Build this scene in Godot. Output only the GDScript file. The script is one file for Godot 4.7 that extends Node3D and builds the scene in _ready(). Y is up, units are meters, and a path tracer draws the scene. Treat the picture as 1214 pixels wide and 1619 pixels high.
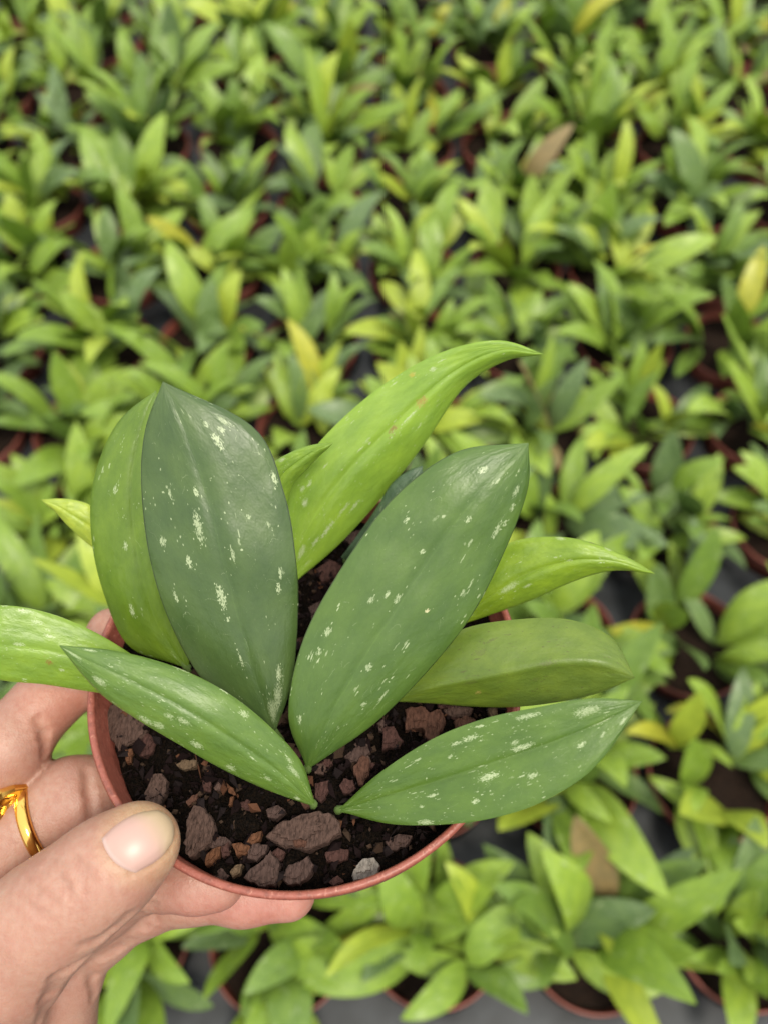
extends Node3D
# A red plastic pot with a speckled waxy-leaved plant, held by hand over rows of potted plants.

const PW := 1214.0
const PH := 1619.0
const FOV := 62.0
const PITCH := -58.0
const CAM_Y := 0.785
var F := PH / 2.0 / tan(deg_to_rad(FOV / 2.0))
var cam: Camera3D
var M := {}
var taken := {}
var pot_c: Vector3      # centre of the held pot's rim
var pot_n: Vector3      # its axis

func _ready():
	# ---------- camera
	cam = Camera3D.new(); cam.name = "camera"; add_child(cam)
	cam.position = Vector3(0, CAM_Y, 0); cam.rotation_degrees = Vector3(PITCH, 0, 0)
	var ca := CameraAttributesPhysical.new()
	ca.frustum_focal_length = 12.0 / tan(deg_to_rad(FOV / 2.0))
	ca.frustum_near = 0.01; ca.frustum_far = 60.0
	ca.frustum_focus_distance = 0.192
	ca.exposure_aperture = ca.frustum_focal_length / 2.9     # a 2.9 mm wide opening, as a phone lens has
	cam.attributes = ca
	cam.fov = FOV; cam.near = 0.01; cam.far = 60.0
	cam.current = true
	# ---------- sky, sun, exposure
	var env := Environment.new()
	env.background_mode = Environment.BG_SKY
	var sm := ProceduralSkyMaterial.new()
	sm.sky_top_color = Color(0.93, 0.94, 0.93); sm.sky_horizon_color = Color(0.80, 0.82, 0.80); sm.sky_curve = 0.3
	sm.ground_bottom_color = Color(0.20, 0.23, 0.17); sm.ground_horizon_color = Color(0.45, 0.50, 0.42)
	sm.sun_angle_max = 1.0
	var sky := Sky.new(); sky.sky_material = sm
	env.sky = sky
	env.tonemap_mode = Environment.TONE_MAPPER_LINEAR
	env.tonemap_exposure = 2.0
	env.sdfgi_enabled = true; env.ssao_enabled = true; env.ssil_enabled = true
	var we := WorldEnvironment.new(); we.name = "world_environment"; we.environment = env; add_child(we)
	var sun := DirectionalLight3D.new(); sun.name = "sun"
	sun.light_energy = 0.5; sun.light_angular_distance = 14.0; sun.light_color = Color(1.0, 0.97, 0.90)
	sun.shadow_enabled = true
	sun.rotation_degrees = Vector3(-68, 28, 0)
	add_child(sun)
	pot_n = (cam.basis * Vector3(-0.038, 0.557, 0.8297)).normalized()
	pot_c = px(480.7, 1052.4, 0.2071)
	make_materials()
	build_setting()
	build_field()
	build_held_plant()
	build_hand()

# ================================================================ helpers
func px(u: float, v: float, d: float) -> Vector3:
	return cam.transform * Vector3((u - PW / 2.0) / F * d, -(v - PH / 2.0) / F * d, -d)

func pixel_of(p: Vector3) -> Vector3:
	var q: Vector3 = cam.transform.affine_inverse() * p
	return Vector3(PW / 2.0 - q.x / q.z * F, PH / 2.0 + q.y / q.z * F, -q.z)

func on_pot_plane(u: float, v: float, below: float) -> Vector3:
	var o := cam.position
	var dir := (px(u, v, 1.0) - o)
	return o + dir * ((pot_c - pot_n * below - o).dot(pot_n) / dir.dot(pot_n))

func numbered(called: String) -> String:
	if not taken.has(called):
		taken[called] = 0
		return called
	taken[called] += 1
	return "%s_%03d" % [called, taken[called]]

func thing(called: String, label: String, category: String, at := Vector3.ZERO, group := "") -> Node3D:
	var o := Node3D.new(); o.name = numbered(called); add_child(o); o.position = at
	o.set_meta("label", label); o.set_meta("category", category)
	if group: o.set_meta("group", group)
	return o

func part(called: String, mesh: Mesh, mat: Material, parent: Node, xf := Transform3D.IDENTITY) -> MeshInstance3D:
	var o := MeshInstance3D.new(); o.name = called; o.mesh = mesh; o.material_override = mat
	parent.add_child(o, true); o.transform = xf
	return o

func mesh_of(v: PackedVector3Array, idx: PackedInt32Array, uv := PackedVector2Array(), closed := true, flat := false, nrm := PackedVector3Array(), cols := PackedColorArray()) -> ArrayMesh:
	# closed shapes are turned the right way out by the sign of their volume
	if closed:
		var vol := 0.0
		var o := v[0]
		for k in range(0, idx.size(), 3):
			vol += (v[idx[k]] - o).dot((v[idx[k + 1]] - o).cross(v[idx[k + 2]] - o))
		if vol > 0.0:     # counter-clockwise outward: make it clockwise
			for k in range(0, idx.size(), 3):
				var t := idx[k + 1]; idx[k + 1] = idx[k + 2]; idx[k + 2] = t
	if flat:
		var v2 := PackedVector3Array(); var u2 := PackedVector2Array(); var i2 := PackedInt32Array(); var c2 := PackedColorArray()
		for k in idx.size():
			v2.append(v[idx[k]]); i2.append(k)
			if uv.size(): u2.append(uv[idx[k]])
			if cols.size(): c2.append(cols[idx[k]])
		v = v2; uv = u2; idx = i2; cols = c2
	if nrm.size() == 0:
		nrm.resize(v.size())
		for k in range(0, idx.size(), 3):
			var n := (v[idx[k + 2]] - v[idx[k]]).cross(v[idx[k + 1]] - v[idx[k]])
			nrm[idx[k]] += n; nrm[idx[k + 1]] += n; nrm[idx[k + 2]] += n
		for k in nrm.size():
			nrm[k] = nrm[k].normalized() if nrm[k].length_squared() > 1e-30 else Vector3.UP
	var a := []; a.resize(Mesh.ARRAY_MAX)
	a[Mesh.ARRAY_VERTEX] = v; a[Mesh.ARRAY_NORMAL] = nrm; a[Mesh.ARRAY_INDEX] = idx
	if uv.size(): a[Mesh.ARRAY_TEX_UV] = uv
	if cols.size(): a[Mesh.ARRAY_COLOR] = cols
	var m := ArrayMesh.new()
	m.add_surface_from_arrays(Mesh.PRIMITIVE_TRIANGLES, a)
	return m

func lathe(profile: Array, n: int) -> ArrayMesh:      # closed profile loop (radius, y)
	var v := PackedVector3Array(); var idx := PackedInt32Array(); var uv := PackedVector2Array()
	var c := profile.size()
	for k in n:
		var a := TAU * k / n
		for j in c:
			var p: Vector2 = profile[j]
			v.append(Vector3(cos(a) * p.x, p.y, sin(a) * p.x)); uv.append(Vector2(float(k) / n, float(j) / c))
	for k in n:
		for j in c:
			var a0 := k * c + j; var a1 := k * c + (j + 1) % c
			var b0 := ((k + 1) % n) * c + j; var b1 := ((k + 1) % n) * c + (j + 1) % c
			idx.append_array([a0, b0, a1, a1, b0, b1])
	return mesh_of(v, idx, uv)

func tube(pts: Array, radii: Array, n := 8) -> ArrayMesh:
	var v := PackedVector3Array(); var idx := PackedInt32Array()
	var side := Vector3.ZERO
	for k in pts.size():
		var d: Vector3 = (pts[mini(k + 1, pts.size() - 1)] - pts[maxi(k - 1, 0)]).normalized()
		if k == 0: side = d.cross(Vector3(0.3, 0.2, 0.9)).normalized()
		side = (side - d * side.dot(d)).normalized()
		var up := d.cross(side)
		for j in n:
			var a := TAU * j / n
			v.append(pts[k] + (side * cos(a) + up * sin(a)) * radii[k])
	for k in pts.size() - 1:
		for j in n:
			var a0 := k * n + j; var a1 := k * n + (j + 1) % n
			idx.append_array([a0, a0 + n, a1, a1, a0 + n, a1 + n])
	v.append(pts[0]); v.append(pts[-1])
	for j in n:
		idx.append_array([v.size() - 2, j, (j + 1) % n])
		var e := (pts.size() - 1) * n
		idx.append_array([v.size() - 1, e + (j + 1) % n, e + j])
	return mesh_of(v, idx)

func crom(a: Array, t: float):
	var x := clampf(t, 0.0, 1.0) * (a.size() - 1)
	var i := mini(int(x), a.size() - 2)
	var f := x - i
	var p1 = a[i]; var p2 = a[i + 1]
	var p0 = a[i - 1] if i > 0 else p1 * 2.0 - p2
	var p3 = a[i + 2] if i + 2 < a.size() else p2 * 2.0 - p1
	return 0.5 * (p1 * 2.0 + (p2 - p0) * f + (p0 * 2.0 - p1 * 5.0 + p2 * 4.0 - p3) * f * f + (p1 * 3.0 - p0 - p2 * 3.0 + p3) * f * f * f)

# ================================================================ materials
func lin(r: float, g: float, b: float) -> Color:
	return Color(r, g, b).linear_to_srgb()

func noise_tex(size: int, freq: float, seed_: int, ramp: Array, oct := 4, normal := false, bump := 4.0, kind := FastNoiseLite.TYPE_SIMPLEX_SMOOTH) -> Texture2D:
	var n := FastNoiseLite.new(); n.noise_type = kind; n.frequency = freq; n.seed = seed_; n.fractal_octaves = oct
	var t := NoiseTexture2D.new(); t.width = size; t.height = size; t.seamless = true; t.noise = n
	if normal:
		t.as_normal_map = true; t.bump_strength = bump
	elif ramp.size():
		var g := Gradient.new()
		g.offsets = PackedFloat32Array(); g.colors = PackedColorArray()
		var off := PackedFloat32Array(); var col := PackedColorArray()
		for r in ramp:
			off.append(r[0]); col.append(r[1])
		g.offsets = off; g.colors = col
		t.color_ramp = g
	return t

func gray(v: float) -> Color: return Color(v, v, v)

func std(col: Color, rough: float) -> StandardMaterial3D:
	var m := StandardMaterial3D.new(); m.albedo_color = col; m.roughness = rough
	return m

func triplanar(m: StandardMaterial3D, scale: float) -> void:
	m.uv1_triplanar = true; m.uv1_scale = Vector3.ONE * scale

func leaf_mottle(seed_: int, margin := false) -> ImageTexture:
	# pale multiplier: faint cross veins, blotchy pigment, a paler midrib line
	var w := 256; var h := 512
	var n1 := FastNoiseLite.new(); n1.seed = seed_; n1.frequency = 0.012; n1.fractal_octaves = 4
	var n2 := FastNoiseLite.new(); n2.seed = seed_ + 1; n2.frequency = 0.09; n2.fractal_octaves = 3
	var img := Image.create(w, h, false, Image.FORMAT_RGB8)
	for y in h:
		var wob := n1.get_noise_2d(900.0, y * 2.0) * 2.0
		for x in w:
			var a := n1.get_noise_2d(x, y)
			var b := n2.get_noise_2d(x, y)
			var k := 0.90 + 0.09 * a + 0.025 * b
			var mid := exp(-pow((x - 128.0 + wob) / 1.7, 2.0)) * (0.5 + 0.5 * n2.get_noise_2d(3.0, y * 0.3))
			if margin and (x < 2 or x > 253): k *= 0.72 - 0.25 * n2.get_noise_2d(y * 0.4, x)
			img.set_pixel(x, y, Color(clampf(k + 0.03 * a + mid * 0.10, 0, 1), clampf(k + mid * 0.09, 0, 1), clampf(k - 0.03 * a + mid * 0.10, 0, 1)))
	return ImageTexture.create_from_image(img)

func leaf_relief(seed_: int) -> ImageTexture:
	# soft undulation, faint side veins running forward from the midrib, fine grain
	var w := 256; var h := 512
	var n1 := FastNoiseLite.new(); n1.seed = seed_; n1.frequency = 0.022; n1.fractal_octaves = 3
	var n2 := FastNoiseLite.new(); n2.seed = seed_ + 1; n2.frequency = 0.2; n2.fractal_octaves = 2
	var img := Image.create(w, h, false, Image.FORMAT_L8)
	for y in h:
		for x in w:
			var a := n1.get_noise_2d(x, y * 0.8)
			var vein := sin((y / 512.0 * 13.0 - absf(x - 128.0) / 128.0 * 3.2 + a * 0.8) * TAU)
			img.set_pixel(x, y, gray(clampf(0.5 + 0.34 * a + 0.045 * pow(maxf(vein, 0.0), 3.0) + 0.05 * n2.get_noise_2d(x, y), 0.0, 1.0)))
	return ImageTexture.create_from_image(img)

func blotch(img: Image, n: FastNoiseLite, cx: float, cy: float, a: float, b: float, col: Color, alpha: float, rough := 0.9) -> void:
	var w := img.get_width(); var h := img.get_height()
	for y in range(maxi(0, int(cy - a * 1.3)), mini(h - 1, int(cy + a * 1.3)) + 1):
		for x in range(maxi(0, int(cx - b * 1.4)), mini(w - 1, int(cx + b * 1.4)) + 1):
			var d := pow((x - cx) / b, 2.0) + pow((y - cy) / a, 2.0)
			var k := clampf((1.0 - d + rough * 1.6 * n.get_noise_2d(x, y * 0.5)) * 2.0, 0.0, 1.0) * alpha
			if k > 0.02:
				var o := img.get_pixel(x, y)
				var na := maxf(o.a, k)
				img.set_pixel(x, y, Color(col.r, col.g, col.b, na) if k >= o.a else o)

func splash(seed_: int, flecks: Array, n_small: int, n_trail: int, w := 512, h := 1024, pale := Color(0.69, 0.73, 0.58)) -> ImageTexture:
	var rng := RandomNumberGenerator.new(); rng.seed = seed_
	var n := FastNoiseLite.new(); n.seed = seed_; n.frequency = 0.17; n.fractal_octaves = 3
	var img := Image.create(w, h, false, Image.FORMAT_RGBA8)
	img.fill(Color(pale.r, pale.g, pale.b, 0.0))
	for k in n_trail:      # dried thin trails and scratches
		var p := Vector2(rng.randf() * w, rng.randf() * h)
		var a := PI * 0.5 + rng.randfn() * 0.7; var turn := rng.randf_range(-0.05, 0.05)
		var al := rng.randf_range(0.10, 0.45)
		for s in rng.randi_range(6, 40):
			a += turn + rng.randf_range(-0.25, 0.25); p += Vector2(cos(a), sin(a)) * 1.2
			if rng.randf() < 0.75 and p.x > 1 and p.y > 1 and p.x < w - 2 and p.y < h - 2:
				img.set_pixel(int(p.x), int(p.y), Color(pale.r, pale.g, pale.b, al))
	for k in n_small:
		var big := pow(rng.randf(), 5.0)
		var x := rng.randf() * w; var y := rng.randf() * h
		for s in rng.randi_range(1, 4):
			blotch(img, n, x + rng.randfn() * 12.0, y + rng.randfn() * 18.0, 1.3 + big * 16.0 * rng.randf() + rng.randf() * 2.5, 1.0 + big * 6.0 * rng.randf() + rng.randf() * 1.2, pale, rng.randf_range(0.2, 0.75))
	for k in n_small * 5:      # fine specks
		img.set_pixel(rng.randi() % w, rng.randi() % h, Color(pale.r, pale.g, pale.b, rng.randf_range(0.15, 0.6)))
	for f in flecks:       # [u, v, half length, half width, colour]
		var c: Color = f[4]
		blotch(img, n, f[0] * w, f[1] * h, f[2], f[3], c, rng.randf_range(0.5, 0.8), 1.6)
		for s in int(f[2] / 3.0):
			blotch(img, n, f[0] * w + rng.randfn() * f[3] * 1.3, f[1] * h + rng.randfn() * f[2] * 1.1, rng.randf_range(1.2, 3.5), rng.randf_range(1.0, 2.2), c, 0.8)
	return ImageTexture.create_from_image(img)

func leaf_material(col: Color, mottle: Texture2D, spl: Texture2D, rough := 0.46, back := 0.25) -> StandardMaterial3D:
	var m := std(col, rough)
	m.albedo_texture = mottle
	m.metallic_specular = 0.5
	m.roughness_texture = M.leaf_rough
	m.backlight_enabled = true; m.backlight = Color(back * 0.9, back, back * 0.35).linear_to_srgb()
	m.heightmap_enabled = true; m.heightmap_texture = M.leaf_bump; m.heightmap_scale = 0.026
	if spl:
		m.detail_enabled = true; m.detail_albedo = spl; m.detail_blend_mode = BaseMaterial3D.BLEND_MODE_MIX
	return m

func make_materials():
	M.leaf_rough = noise_tex(256, 0.02, 5, [[0.0, gray(0.75)], [1.0, gray(1.0)]])
	M.leaf_bump = leaf_relief(9)
	M.mottle = [leaf_mottle(11), leaf_mottle(37)]
	M.edged = leaf_mottle(53, true)
	# terracotta plastic with scuffs and dried lime specks
	var pot := std(lin(0.285, 0.078, 0.054), 0.42)
	pot.albedo_texture = noise_tex(512, 0.03, 21, [[0.0, gray(0.72)], [0.45, gray(0.95)], [1.0, Color(1.0, 1.0, 1.0)]], 5)
	pot.detail_enabled = true
	pot.detail_albedo = noise_tex(512, 0.07, 23, [[0.0, Color(0.80, 0.55, 0.47, 0.0)], [0.64, Color(0.80, 0.55, 0.47, 0.0)], [0.82, Color(0.82, 0.60, 0.53, 0.45)], [1.0, Color(0.86, 0.68, 0.62, 0.7)]], 4)
	pot.heightmap_enabled = true; pot.heightmap_texture = noise_tex(512, 0.05, 25, [], 4); pot.heightmap_scale = 0.012
	triplanar(pot, 22.0)
	M.pot = pot
	var soil := std(lin(0.010, 0.0072, 0.0055), 0.8); soil.metallic_specular = 0.15
	soil.albedo_texture = noise_tex(512, 0.06, 31, [[0.0, gray(0.35)], [0.5, gray(0.75)], [0.75, Color(1.0, 0.9, 0.8)], [1.0, Color(1, 0.85, 0.7)]], 5)
	soil.heightmap_enabled = true; soil.heightmap_texture = noise_tex(512, 0.09, 33, [], 4); soil.heightmap_scale = 0.12
	triplanar(soil, 30.0)
	M.soil = soil
	var fs := std(lin(0.030, 0.019, 0.014), 0.9); fs.metallic_specular = 0.2
	fs.albedo_texture = noise_tex(256, 0.08, 35, [[0.0, gray(0.3)], [0.6, gray(0.8)], [1.0, Color(1.0, 0.85, 0.7)]], 5)
	triplanar(fs, 14.0)
	M.field_soil = fs
	M.bark = []
	var bn := noise_tex(512, 0.035, 41, [[0.0, gray(0.45)], [0.4, gray(0.8)], [1.0, gray(1.0)]], 5)
	var bb := noise_tex(512, 0.03, 43, [], 5, false, 4.0, FastNoiseLite.TYPE_SIMPLEX)
	for c in [lin(0.100, 0.059, 0.047), lin(0.085, 0.051, 0.043), lin(0.10, 0.046, 0.031), lin(0.130, 0.055, 0.028), lin(0.14, 0.092, 0.056), lin(0.24, 0.21, 0.185), lin(0.075, 0.035, 0.029)]:
		var b := std(c, 0.82); b.metallic_specular = 0.25
		b.albedo_texture = bn
		b.heightmap_enabled = true; b.heightmap_texture = bb; b.heightmap_scale = 0.045
		b.uv1_triplanar = true; b.uv1_scale = Vector3(60, 60, 24)
		M.bark.append(b)
	var crumb := std(lin(1, 1, 1), 0.85); crumb.vertex_color_use_as_albedo = true; crumb.metallic_specular = 0.2
	M.crumb = crumb
	# skin: tone comes from the vertex colours, mottling and pores from noise
	var skin := std(Color(1, 1, 1), 0.48); skin.vertex_color_use_as_albedo = true
	skin.albedo_texture = noise_tex(512, 0.02, 51, [[0.0, Color(0.93, 0.84, 0.81)], [0.5, Color(0.98, 0.93, 0.91)], [1.0, Color(1, 1, 1)]], 5)
	skin.heightmap_enabled = true; skin.heightmap_texture = noise_tex(512, 0.09, 53, [], 4, false, 4.0, FastNoiseLite.TYPE_CELLULAR); skin.heightmap_scale = 0.013
	skin.subsurf_scatter_enabled = true; skin.subsurf_scatter_strength = 0.12
	triplanar(skin, 45.0)
	M.skin = skin
	var nail := std(Color(1, 1, 1), 0.38); nail.vertex_color_use_as_albedo = true
	M.nail = nail
	M.gold = std(lin(0.80, 0.48, 0.12), 0.14); M.gold.metallic = 1.0
	var tray := std(lin(0.036, 0.040, 0.046), 0.5)
	tray.albedo_texture = noise_tex(512, 0.02, 61, [[0.0, gray(0.6)], [1.0, gray(1.0)]], 5)
	triplanar(tray, 3.0)
	M.tray = tray
	M.ground = std(lin(0.02, 0.02, 0.02), 0.9)
	# leaves of the rows behind: old dark, mid, fresh, yellow and withered ones
	var sp1 := splash(301, [], 130, 20, 256, 512); var sp2 := splash(302, [], 60, 10, 256, 512)
	M.field_leaf = []
	for c in [[lin(0.150, 0.245, 0.060), sp1], [lin(0.190, 0.310, 0.050), sp2], [lin(0.260, 0.400, 0.048), sp2], [lin(0.325, 0.470, 0.055), sp1], [lin(0.440, 0.545, 0.060), null], [lin(0.145, 0.232, 0.080), sp1], [lin(0.500, 0.500, 0.050), null], [lin(0.340, 0.250, 0.110), null]]:
		M.field_leaf.append(leaf_material(c[0], M.mottle[M.field_leaf.size() % 2], c[1], 0.46, 0.5))

# ================================================================ setting
const COL0 := -0.370
const PITCH_X := 0.1164
const PITCH_Z := 0.1185
const ROW0 := 0.109

func structure(called: String, mesh: Mesh, mat: Material) -> MeshInstance3D:
	var o := part(called, mesh, mat, self)
	o.set_meta("kind", "structure")
	return o

func build_setting():
	var g := PlaneMesh.new(); g.size = Vector2(30, 30)
	structure("ground", g, M.ground)
	# moulded grey deck with a round opening for each pot, its lip turned down
	var v := PackedVector3Array(); var idx := PackedInt32Array()
	var seg := 24
	var hy := 0.058; var hr := 0.0492
	for r in range(-1, 16):
		for c in range(-5, 13):
			var cx := COL0 + (c + 0.5) * PITCH_X; var cz := ROW0 - (r + 0.5) * PITCH_Z
			var b := v.size()
			for k in seg:
				var a := TAU * k / seg
				var d := Vector2(cos(a), sin(a))
				var s := 1.0 / maxf(absf(d.x), absf(d.y))
				v.append(Vector3(cx + d.x * s * PITCH_X * 0.5, hy, cz + d.y * s * PITCH_Z * 0.5))
				v.append(Vector3(cx + d.x * hr * 1.04, hy, cz + d.y * hr * 1.04))
				v.append(Vector3(cx + d.x * hr, hy - 0.0016, cz + d.y * hr))
				v.append(Vector3(cx + d.x * hr * 0.97, hy - 0.022, cz + d.y * hr * 0.97))
			for k in seg:
				var a0 := b + k * 4; var b0 := b + ((k + 1) % seg) * 4
				for j in 3:
					idx.append_array([a0 + j, a0 + j + 1, b0 + j, b0 + j, a0 + j + 1, b0 + j + 1])
	structure("tray_deck", mesh_of(v, idx, PackedVector2Array(), false), M.tray)

# ================================================================ the rows of plants
func pot_mesh(n: int) -> ArrayMesh:       # y = 0 at the foot, rim at 0.082
	return lathe([Vector2(0.0015, 0.0), Vector2(0.033, 0.0), Vector2(0.0345, 0.002), Vector2(0.0478, 0.066), Vector2(0.0500, 0.0665), Vector2(0.0522, 0.0800), Vector2(0.0525, 0.0813), Vector2(0.0520, 0.0820), Vector2(0.0511, 0.0820), Vector2(0.0506, 0.0812), Vector2(0.0492, 0.0690), Vector2(0.0335, 0.004), Vector2(0.0015, 0.003)], n)

func soil_mesh(radius: float, rings: int, seg: int, amp: float, seed_: int, freq: float) -> ArrayMesh:
	var n := FastNoiseLite.new(); n.seed = seed_; n.frequency = freq; n.fractal_octaves = 4
	var v := PackedVector3Array(); var idx := PackedInt32Array()
	v.append(Vector3(0, n.get_noise_2d(0, 0) * amp, 0))
	for r in range(1, rings + 1):
		for k in seg:
			var a := TAU * (k + 0.5 * (r % 2)) / seg
			var p := Vector2(cos(a), sin(a)) * radius * r / rings
			v.append(Vector3(p.x, n.get_noise_2d(p.x, p.y) * amp, p.y))
	for k in seg:
		idx.append_array([0, 1 + k, 1 + (k + 1) % seg])
	for r in range(1, rings):
		for k in seg:
			var a0 := 1 + (r - 1) * seg + k; var a1 := 1 + (r - 1) * seg + (k + 1) % seg
			var b0 := a0 + seg; var b1 := a1 + seg
			idx.append_array([a0, b0, a1, a1, b0, b1])
	var m := mesh_of(v, idx, PackedVector2Array(), false)
	return m

func field_leaf(L: float, W: float, bend: float, fold: float, wave: float) -> ArrayMesh:
	# lies along -Z from its stalk, bending down; a closed thin shell
	var nl := 11; var nw := 6
	var v := PackedVector3Array(); var idx := PackedInt32Array(); var uv := PackedVector2Array()
	for side in 2:
		for i in nl + 1:
			var t := float(i) / nl
			var ang := bend * (t - 0.25)
			var along := Vector3(0, 0, 0)
			var steps := 12
			for q in steps:
				var tt := t * (q + 0.5) / steps
				along += Vector3(0, -sin(bend * tt * tt * 1.2), -cos(bend * tt * tt * 1.2)) * (L * t / steps)
			var hw := W * 0.5 * pow(sin(PI * pow(clampf(t * 0.985 + 0.012, 0, 1), 0.86)), 0.72)
			if t < 0.08: hw = maxf(hw * 0.6, W * 0.05)
			var up := Vector3(0, cos(ang), -sin(ang))
			for j in nw + 1:
				var s := 2.0 * j / nw - 1.0
				var th := 0.0009 * sqrt(maxf(0.0, 1.0 - s * s * s * s)) * (0.5 if side == 0 else -0.5)
				v.append(along + Vector3(s * hw, 0, 0) + up * (absf(s) * hw * fold + sin(t * 7.0 + s * 2.0) * wave + th))
				uv.append(Vector2((s + 1.0) * 0.5, t))
	var off := (nl + 1) * (nw + 1)
	for i in nl:
		for j in nw:
			var a := i * (nw + 1) + j; var b := a + nw + 1
			idx.append_array([a, a + 1, b, b, a + 1, b + 1])
			idx.append_array([off + a, off + b, off + a + 1, off + a + 1, off + b, off + b + 1])
	return mesh_of(v, idx, uv)

const ORD := ["first", "second", "third", "fourth", "fifth", "sixth", "seventh", "eighth", "ninth", "tenth", "eleventh", "twelfth", "thirteenth", "fourteenth", "fifteenth", "sixteenth"]

func build_field():
	var rng := RandomNumberGenerator.new(); rng.seed = 4711
	var shapes := []
	for k in 24:
		shapes.append(field_leaf(rng.randf_range(0.062, 0.100), rng.randf_range(0.020, 0.030), rng.randf_range(0.05, 1.0), rng.randf_range(0.04, 0.22), 0.0008))
	var pm := pot_mesh(40)
	var soils := [soil_mesh(0.0485, 5, 20, 0.006, 3, 60.0), soil_mesh(0.0485, 5, 20, 0.006, 8, 60.0)]
	var rows := {}
	for r in range(0, 14):
		for c in range(-4, 12):
			var at := Vector3(COL0 + (c + 0.5) * PITCH_X + rng.randf_range(-1, 1) * 0.003, 0.0, ROW0 - (r + 0.5) * PITCH_Z + rng.randf_range(-1, 1) * 0.003)
			var q: Vector3 = pixel_of(at + Vector3(0, 0.10, 0))
			if q.x < -95 or q.x > PW + 95 or q.y > PH + 110 or q.y < -75: continue
			if not rows.has(r): rows[r] = []
			rows[r].append(at)
	var rn := 0
	for r in rows:
		var cn := 0
		for at in rows[r]:
			var label := "small potted plant, %s row up from the bottom edge, %s from the left" % [ORD[rn], ORD[cn]]
			var o := thing("potted_plant", label, "potted plant", at, "potted plants standing in rows")
			o.rotation.y = rng.randf() * TAU
			part("pot", pm, M.pot, o)
			part("soil", soils[rng.randi() % 2], M.field_soil, o, Transform3D(Basis.IDENTITY, Vector3(0, 0.071, 0)))
			field_leaves(o, rng, shapes)
			cn += 1
		rn += 1

func field_leaves(o: Node3D, rng: RandomNumberGenerator, shapes: Array):
	var shoots := rng.randi_range(4, 6)
	var fresh := rng.randf()          # how young this plant's growth is
	var size := rng.randf_range(0.84, 1.15)
	for s in shoots:
		var sa := TAU * s / shoots + rng.randf_range(-0.7, 0.7)
		var foot := Vector3(-sin(sa), 0, -cos(sa)) * rng.randf_range(0.006, 0.036) + Vector3(0, 0.070, 0)
		var n := rng.randi_range(4, 5)
		var first := rng.randf() * TAU
		for k in n:
			# pairs of leaves, the lower ones spread wide, the upper ones steeper
			var az := sa + rng.randf_range(-1.3, 1.3) if rng.randf() < 0.65 else first + PI * k + rng.randf_range(-0.9, 0.9)
			var el := lerpf(rng.randf_range(0.15, 0.95), rng.randf_range(0.75, 1.45), float(k) / (n - 1))
			var b := Basis(Vector3.UP, az) * Basis(Vector3.RIGHT, el) * Basis(Vector3.FORWARD, rng.randf_range(-0.75, 0.75))
			b = b.scaled_local(Vector3.ONE * size * rng.randf_range(0.72, 1.20))
			var pick := rng.randf() + (fresh - 0.5) * 0.25
			var mi := 0
			if pick < 0.12: mi = 0
			elif pick < 0.22: mi = 5
			elif pick < 0.40: mi = 1
			elif pick < 0.68: mi = 2
			elif pick < 0.92: mi = 3
			else: mi = 4
			if rng.randf() < 0.02: mi = 6 if rng.randf() < 0.7 else 7
			part("leaf", shapes[rng.randi() % shapes.size()], M.field_leaf[mi], o, Transform3D(b, foot + Vector3(0, 0.010 + k * 0.004, 0)))

# ================================================================ the plant in the hand
func V(a: Array) -> Array:
	var o := []
	for k in range(0, a.size(), 2): o.append(Vector2(a[k], a[k + 1]))
	return o

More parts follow.
